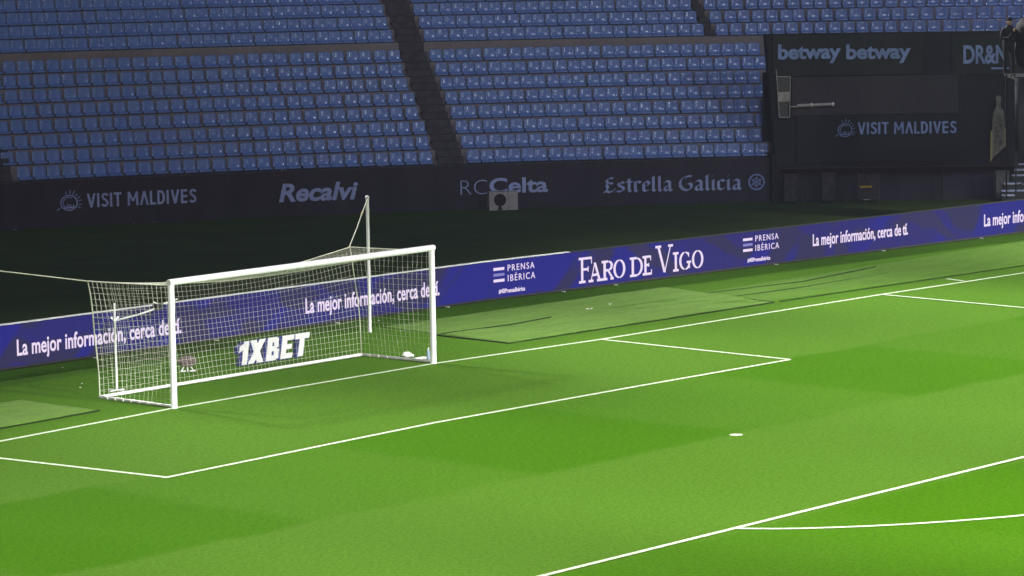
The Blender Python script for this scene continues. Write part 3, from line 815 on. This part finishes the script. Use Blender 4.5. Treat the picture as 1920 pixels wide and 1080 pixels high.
# small grey bins / boards at the mouth of the structure
def bay_box(s_, wd, h, label, mat, rails=True):
    t = placed('equipment_case', s_, -.75, 0, label=label, cat='case', group='grey cases under the black structure')
    b = MB(); b.box((-wd/2, 0, .06), (wd/2, .35, h)); b.build('case', mat, t, bevel=.02)
    b = MB(); b.box((-wd/2-.01, -.01, h), (wd/2+.01, .36, h+.05)); b.build('lid', mat, t, bevel=.01)
    b = MB()
    for x in (-wd/2-.06, wd/2+.06): b.tube([(x, -.03, 0), (x, -.03, h+.06)], .015, 6)
    b.build('rail', M['frame'], t)
dg = simple('dim_case', (.042, .042, .052), .7, .3, .25, 6)
bay_box(25.47, .46, .92, 'dark grey upright case at the left end under the black structure', dg)
bay_box(26.66, .46, .94, 'dark grey upright case between the left end and the yellow bar', dg)
bay_box(32.1, .44, .93, 'paler grey upright case beside the pale seat steps', M['greyd'])
t = placed('barrier', 27.75, -.95, 0, label='low dark barrier board with a short yellow stripe on it', cat='barrier')
b = MB(); b.box((-.2, 0, .1), (.45, .04, .95)); b.build('board', dg, t, bevel=.01)
b = MB(); b.box((-.17, -.012, .50), (.22, 0, .56)); b.build('stripe', M['yellow'], t)
b = MB(); b.tube([(-.22, 0, 0), (-.22, 0, 1.02)], .014, 6); b.tube([(.46, 0, 0), (.46, 0, .97)], .014, 6); b.build('post', M['greyd'], t)
b = MB(); b.box((-.05, -.03, .10), (.15, -.005, .125)); b.build('marker', M['grey'], t)

# stairs with pale edges at the right
t = placed('stair_flight', 32.35, -1.1, 0, label='dark stairs with pale step edges at the right edge of the picture', cat='stairs')
b = MB()
for i, (x0, z) in enumerate(((-.42, .24), (-.42, .38), (-.34, .60), (-.06, .86), (.02, 1.03), (.16, 1.20), (.24, 1.36))):
    b.box((x0, .12*i, z-.06), (x0+.42 if i == 0 else x0+2.4, .12*i+.10, z-.01))
b.build('step_edge', M['step'], t)
b = MB()
for i, (x0, z) in enumerate(((-.42, .24), (-.42, .38), (-.34, .60), (-.06, .86), (.02, 1.03), (.16, 1.20), (.24, 1.36))):
    b.box((x0, .12*i+.02, 0), (x0+2.4, .12*i+.12, z-.065))
b.build('step', M['tarp2'], t)

# white cabinet by the wall
t = placed('cabinet', 16.19, -.62, 0, label='white box cabinet with a dark round opening at the foot of the black wall', cat='cabinet')
b = MB(); b.box((-.47, 0, .0), (.47, .5, .60)); b.build('case', M['white'], t, bevel=.015)
b = MB(); c = [( -.12+.205*math.cos(a), .36+.205*math.sin(a)) for a in [R(-58+i*296/22) for i in range(23)]]; c += [(-.22, .03), (-.32, .01), (.08, .01), (-.01, .03)][:2]+[(.08, .01), (-.02, .06)]
disc = [(-.12+.20*math.cos(R(a)), .34+.20*math.sin(R(a))) for a in range(0, 360, 15)]
extr(b, disc, -.012, -.002); b.build('fan_opening', M['dark'], t)
b = MB(); extr(b, [(-.20, .02), (-.04, .02), (-.09, .17), (-.15, .17)], -.010, -.002); b.build('fan_foot', M['dark'], t)
b = MB(); b.box((.145, -.008, .02), (.152, -.001, .58)); b.build('door_gap', M['dark'], t)

# paper scraps
SP = [(*WP(.45, -.4, 0)[:2], .02, .16), (*WP(4.2, -.3, 0)[:2], .02, .1), (*WP(4.9, -.25, 0)[:2], .02, .18), (*WP(9.1, .06, 0)[:2], 1.478, .3), (*WP(12.3, .06, 0)[:2], 1.478, .3), (-2.81, 3.88, .008, .05), (-2.4, 4.3, .008, .04), (8.9, 6.55, .008, .09), (12.9, 3.4, .10, .16), (13.9, 3.6, .10, .14), (-1.0, 6.5, .008, .06)]
PL_ = ['grey scrap at the left foot of the black wall', 'tiny pale scrap at the wall foot under the left lettering', 'pale scrap at the wall foot under the word at left', 'white scrap lying on the wall top in the left block', 'white scrap on the wall top left of the aisle',
       'white bit of paper on the grass left of the net', 'smaller white speck on the grass left of the net', 'white scrap on the grass near the board behind the goal', 'pale tuft of paper on the mat right of the goal', 'pale paper on the mat further right of the goal', 'white speck on the grass in front of the board, far left']
for (x, y, z, wd), lb in zip(SP, PL_):
    b = MB(); n_ = 5; v = []
    a0 = math.atan2(WT[1], WT[0]) if y > 15 else random.uniform(-.6, .3)
    for i in range(n_+1):
        for s_ in (-1, 1):
            q = Vector((-wd/2+wd*i/n_, s_*wd*.16, .012+.02*random.random())); q.rotate(Matrix.Rotation(a0, 3, 'Z')); v.append(tuple(q))
    b.add(v, [(2*i, 2*i+2, 2*i+3, 2*i+1) for i in range(n_)]); o = b.build('paper_scrap', M['paper']); o.location = (x, y, z)
    tag(o, lb, 'paper scrap', 'paper scraps lying about')

# ------------------------------------------------------------------ things behind the goal
lt = empty('advertising_letters', (2.43, 3.62, 0), label='large white standing advertising letters with a numeral on the grass behind the net', cat='advertising letters')
def block_letters(th):
    st = []; g = .125
    def add(x, *ss):
        for a, c, nb in ss: st.append(([(x+a[0], a[1]), (x+c[0], c[1])], nb))
    add(0, ((.34, 0), (.34, 1), (g, 0)), ((.02, .66), (.30, .84), (0, .13)))
    add(.55, ((.12, 0), (.60, 1), (.15, 0)), ((.12, 1), (.60, 0), (.15, 0)))
    add(1.42, ((g, 0), (g, 1), (g, 0)), ((.2, .89), (.46, .89), (0, .11)), ((.2, .51), (.5, .51), (0, .10)), ((.2, .11), (.50, .11), (0, .11)), ((.46, .55), (.44, .95), (.11, 0)), ((.50, .06), (.48, .48), (.12, 0)))
    add(2.16, ((g, 0), (g, 1), (g, 0)), ((.2, .89), (.60, .89), (0, .11)), ((.2, .50), (.54, .50), (0, .10)), ((.2, .11), (.60, .11), (0, .11)))
    add(2.86, ((.34, 0), (.34, .9), (.13, 0)), ((-.02, .88), (.70, .88), (0, .12)))
    v, f = pen(st, th=th)
    return [(x+.16*y, y, z) for x, y, z in v], f
SL = lambda a, z, off: (a-2.43, -off, z)
o = fit(block_letters(.012), 1.42, 3.57, .03, .53, SL, .05, 'face', M['letter'], None); o.parent = lt
o = fit(block_letters(.10), 1.365, 3.515, .012, .512, SL, -.06, 'side', M['letside'], None); o.parent = lt

t = empty('microphone', (.26, 3.95, 0), rz=-.65, label='furry grey-brown microphone windshield on small white legs behind the left post', cat='microphone')
b = MB(); b.ball((0, 0, .22), (.21, .10, .12), 18, 12, .06); b.build('windshield', M['fur'], t, smooth=False)
b = MB()
for a in (-.14, .0, .14):
    b.tube([(a*.4, 0, .14), (a, -.04, .0)], .013, 5)
b.tube([(-.15, -.045, .015), (-.04, -.045, .015)], .02, 6); b.tube([(.05, -.045, .015), (.17, -.045, .015)], .02, 6)
b.build('leg', M['post'], t)

t = empty('towel', (4.60, 1.62, 0), label='crumpled white towel against the net at the right ground bar', cat='towel')
b = MB(); b.ball((0, 0, .06), (.12, .09, .06), 14, 9, .2); b.ball((.10, -.04, .035), (.06, .07, .035), 10, 7, .15); b.build('cloth', M['towel'], t, smooth=True)
t = empty('goalkeeper_gloves', (4.44, 1.08, 0), label='white goalkeeper gloves lying by the foot of the right post', cat='gloves')
for dx, rz in ((0, .3), (.12, -.4)):
    b = MB(); b.ball((dx, 0, .04), (.06, .09, .03), 10, 6, .05)
    for k in range(4): b.tube([(dx-.045+.03*k, .05, .045), (dx-.055+.037*k, .17-.02*abs(k-1.5), .03)], .014, 6)
    b.tube([(dx-.05, -.02, .04), (dx-.12, .05, .03)], .015, 6)
    b.build('glove', M['towel'], t, smooth=True)
t = empty('water_bottle', (4.60, .98, 0), label='blue-grey water bottle standing by the right post inside the net', cat='bottle')
b = MB(); b.tube([(0, 0, 0), (0, 0, .02), (0, 0, .09), (0, 0, .11), (0, 0, .17), (0, 0, .195), (0, 0, .215)], [.034, .038, .038, .033, .038, .026, .016], 14); b.build('body', M['bottle'], t, smooth=True)
b = MB(); b.tube([(0, 0, .215), (0, 0, .24), (.01, 0, .27)], [.016, .014, .007], 10); b.build('cap', M['post'], t)

# ------------------------------------------------------------------ camera tower with the cameraman
TX, TY = 37.05, 6.75
tw = empty('camera_platform', (TX, TY, 0), rz=math.atan2(_rt.y, _rt.x), label='black cloth draped camera platform on thin posts at the right edge', cat='platform')
b = MB(); b.box((-.25, -.1, 4.38), (3.0, 2.0, 4.45)); b.build('deck', M['rubber'], tw)
b = MB(); n_ = 20
for i in range(n_+1):
    x = -.25+3.25*i/n_; b.v += [(x, -.12-.03*math.sin(i*1.9), 4.42), (x+random.uniform(-.02, .02), -.12-.07*math.sin(i*1.9+.3), 2.25)]
b.f += [(2*i, 2*i+2, 2*i+3, 2*i+1) for i in range(n_)]
o = b.build('cloth_skirt', M['tarp'], tw, smooth=True); md = o.modifiers.new('s', 'SOLIDIFY'); md.thickness = .01
for x, y in ((-.2, -.05), (-.2, 1.9), (2.9, -.05), (2.9, 1.9)):
    b = MB(); b.tube([(x, y, 0), (x, y, 4.38)], .025, 8); b.build('post', M['rubber'], tw)
b = MB(); b.tube([(-.2, -.05, 1.2), (2.9, -.05, 2.2)], .02, 6); b.tube([(-.2, -.05, .25), (2.9, -.05, .25)], .014, 6); b.build('brace', M['rubber'], tw)

def skin_obj(name, chains, mat, parent, sub=2):
    """chains: list of (list of (point, radius)); first point of later chains is joined to the given vertex"""
    vs_, es, rs = [], [], []
    for start, pts in chains:
        prev = start
        for p, r in pts:
            vs_.append(p); rs.append(r); i = len(vs_)-1
            if prev is not None: es.append((prev, i))
            prev = i
    me = bpy.data.meshes.new(name); me.from_pydata(vs_, es, []); o = bpy.data.objects.new(name, me); col.objects.link(o)
    bm_ = bmesh.new(); bm_.from_mesh(me); bm_.verts.layers.skin.verify(); bm_.to_mesh(me); bm_.free(); sk = o.modifiers.new('skin', 'SKIN'); o.modifiers.new('sub', 'SUBSURF').levels = sub; o.modifiers['sub'].render_levels = sub
    if not me.skin_vertices: 
        bpy.context.view_layer.objects.active = o
    lay = me.skin_vertices[0].data if me.skin_vertices else None
    if lay is None: return o
    for i, r in enumerate(rs): lay[i].radius = (r, r) if not isinstance(r, tuple) else r
    lay[0].use_root = True
    dg_ = bpy.context.evaluated_depsgraph_get(); dg_.update()
    m2 = bpy.data.meshes.new_from_object(o.evaluated_get(dg_)); o.modifiers.clear(); o.data = m2; m2.materials.clear(); m2.materials.append(mat)
    m2.polygons.foreach_set('use_smooth', [True]*len(m2.polygons))
    if parent: o.parent = parent
    return o
per = empty('person', (TX-.23, TY+.34, 4.45), rz=math.atan2(_rt.y, _rt.x)+R(20), label='person in black clothes and hat standing on the platform by the camera', cat='person')
body = [(None, [((0, 0, .94), (.20, .16)), ((0, 0, 1.12), (.19, .15)), ((0, -.01, 1.33), (.22, .16)), ((0, -.01, 1.45), (.12, .10)), ((0, -.03, 1.54), (.055, .06)), ((0, -.05, 1.64), (.085, .10)), ((0, -.05, 1.73), (.075, .085))]),
        (0, [((-.10, 0, .86), .10), ((-.12, -.03, .50), .065), ((-.13, .0, .10), .045), ((-.14, -.15, .04), .035)]),
        (0, [((.10, 0, .86), .10), ((.13, -.02, .50), .065), ((.14, .02, .10), .045), ((.15, -.13, .04), .035)]),
        (3, [((-.21, -.01, 1.40), .065), ((-.27, -.04, 1.15), .048), ((-.14, -.27, 1.18), .038), ((-.06, -.33, 1.33), .032)]),
        (3, [((.21, -.01, 1.40), .065), ((.30, -.05, 1.14), .048), ((.36, -.28, 1.06), .038), ((.38, -.36, 1.05), .032)])]
skin_obj('body', body, M['coat'], per)
b = MB(); b.ball((0, -.055, 1.64), (.078, .095, .115), 16, 12); b.tube([(0, -.145, 1.655), (0, -.168, 1.625), (0, -.15, 1.612)], [.008, .014, .01], 6); b.ball((-.08, -.04, 1.64), (.012, .022, .03), 8, 6); b.ball((.08, -.04, 1.64), (.012, .022, .03), 8, 6)
b.build('face', M['skin'], per, smooth=True)
b = MB(); b.ball((0, -.045, 1.71), (.092, .108, .085), 16, 10); b.build('hat', M['hair'], per, smooth=True)
for hx, hy, hz_, dr in ((-.04, -.35, 1.38, (.02, -.03, .055)), (.39, -.38, 1.05, (.01, -.06, .0))):
    D_ = Vector(dr); ch = [(None, [((hx, hy, hz_), (.035, .022)), (tuple(Vector((hx, hy, hz_))+D_), (.038, .02))])]
    for k in range(4):
        o_ = Vector((-.028+.019*k, 0, 0)); base = Vector((hx, hy, hz_))+D_+o_; L_ = (.9, 1.05, 1., .8)[k]
        ch.append((1, [(tuple(base+D_*.4*L_), .0095), (tuple(base+D_*.75*L_+Vector((0, .01, -.008))), .009), (tuple(base+D_*1.0*L_+Vector((0, .02, -.02))), .008)]))
    ch.append((0, [(tuple(Vector((hx+.045, hy, hz_))+D_*.4), .011), (tuple(Vector((hx+.055, hy-.005, hz_))+D_*.9), .009)]))
    skin_obj('hand', ch, M['skin'], per, 1)
t = empty('television_camera', (TX+.12, TY-.02, 4.45), rz=math.atan2(_rt.y, _rt.x)+R(200), label='black television camera on a tripod at the right picture edge', cat='television camera')
b = MB(); b.box((-.13, -.35, 1.30), (.13, .25, 1.58)); b.build('body', M['rubber'], t, bevel=.02)
b = MB(); b.ball((0, 0, 1.22), (.30, .42, .52), 18, 12, .05); b.ball((-.05, -.1, .75), (.34, .42, .5), 16, 10, .05); b.build('rain_cover', M['coat'], t, smooth=True)
b = MB(); b.tube([(0, .25, 1.44), (0, .55, 1.44), (0, .56, 1.44), (0, .72, 1.44)], [.09, .09, .12, .12], 16); b.build('lens', M['rubber'], t)
b = MB(); b.box((-.07, -.25, 1.6), (.07, -.05, 1.72)); b.build('viewfinder', M['rubber'], t, bevel=.01)
for a in (90, 210, 330):
    b = MB(); b.tube([(0, 0, 1.28), (.42*math.cos(R(a)), .42*math.sin(R(a)), 0)], .022, 8); b.build('leg', M['rubber'], t)
b = MB(); b.tube([(0, -.1, 1.25), (.1, -.6, 1.05)], .013, 6); b.build('pan_handle', M['grey'], t)
t = empty('gear_clamp', (TX+.0, TY-.22, 4.3), label='small pale clamp on the edge of the camera platform', cat='clamp')  # pale clamp of the camera gear, gives no light
b = MB(); b.ball((0, 0, 0), .05, 10, 8); b.tube([(0, 0, 0), (-.14, 0, .1)], .015, 6); b.build('clamp', M['cap'], t, smooth=True)

# ------------------------------------------------------------------ damp night air
b = MB(); b.box((-75, -70, -1), (110, 75, 34)); hz_o = b.build('haze', M['frame']); tag(hz_o, kind='stuff', label='thin damp night air', cat='haze')
hm = bpy.data.materials.new('haze'); hm.use_nodes = True; t_ = hm.node_tree; t_.nodes.clear()
ov = t_.nodes.new('ShaderNodeOutputMaterial'); pv = t_.nodes.new('ShaderNodeVolumePrincipled')
pv.inputs['Density'].default_value = .00019; pv.inputs['Color'].default_value = (.66, .72, 1, 1); pv.inputs['Anisotropy'].default_value = .1
t_.links.new(pv.outputs[0], ov.inputs['Volume']); hz_o.data.materials.clear(); hz_o.data.materials.append(hm)
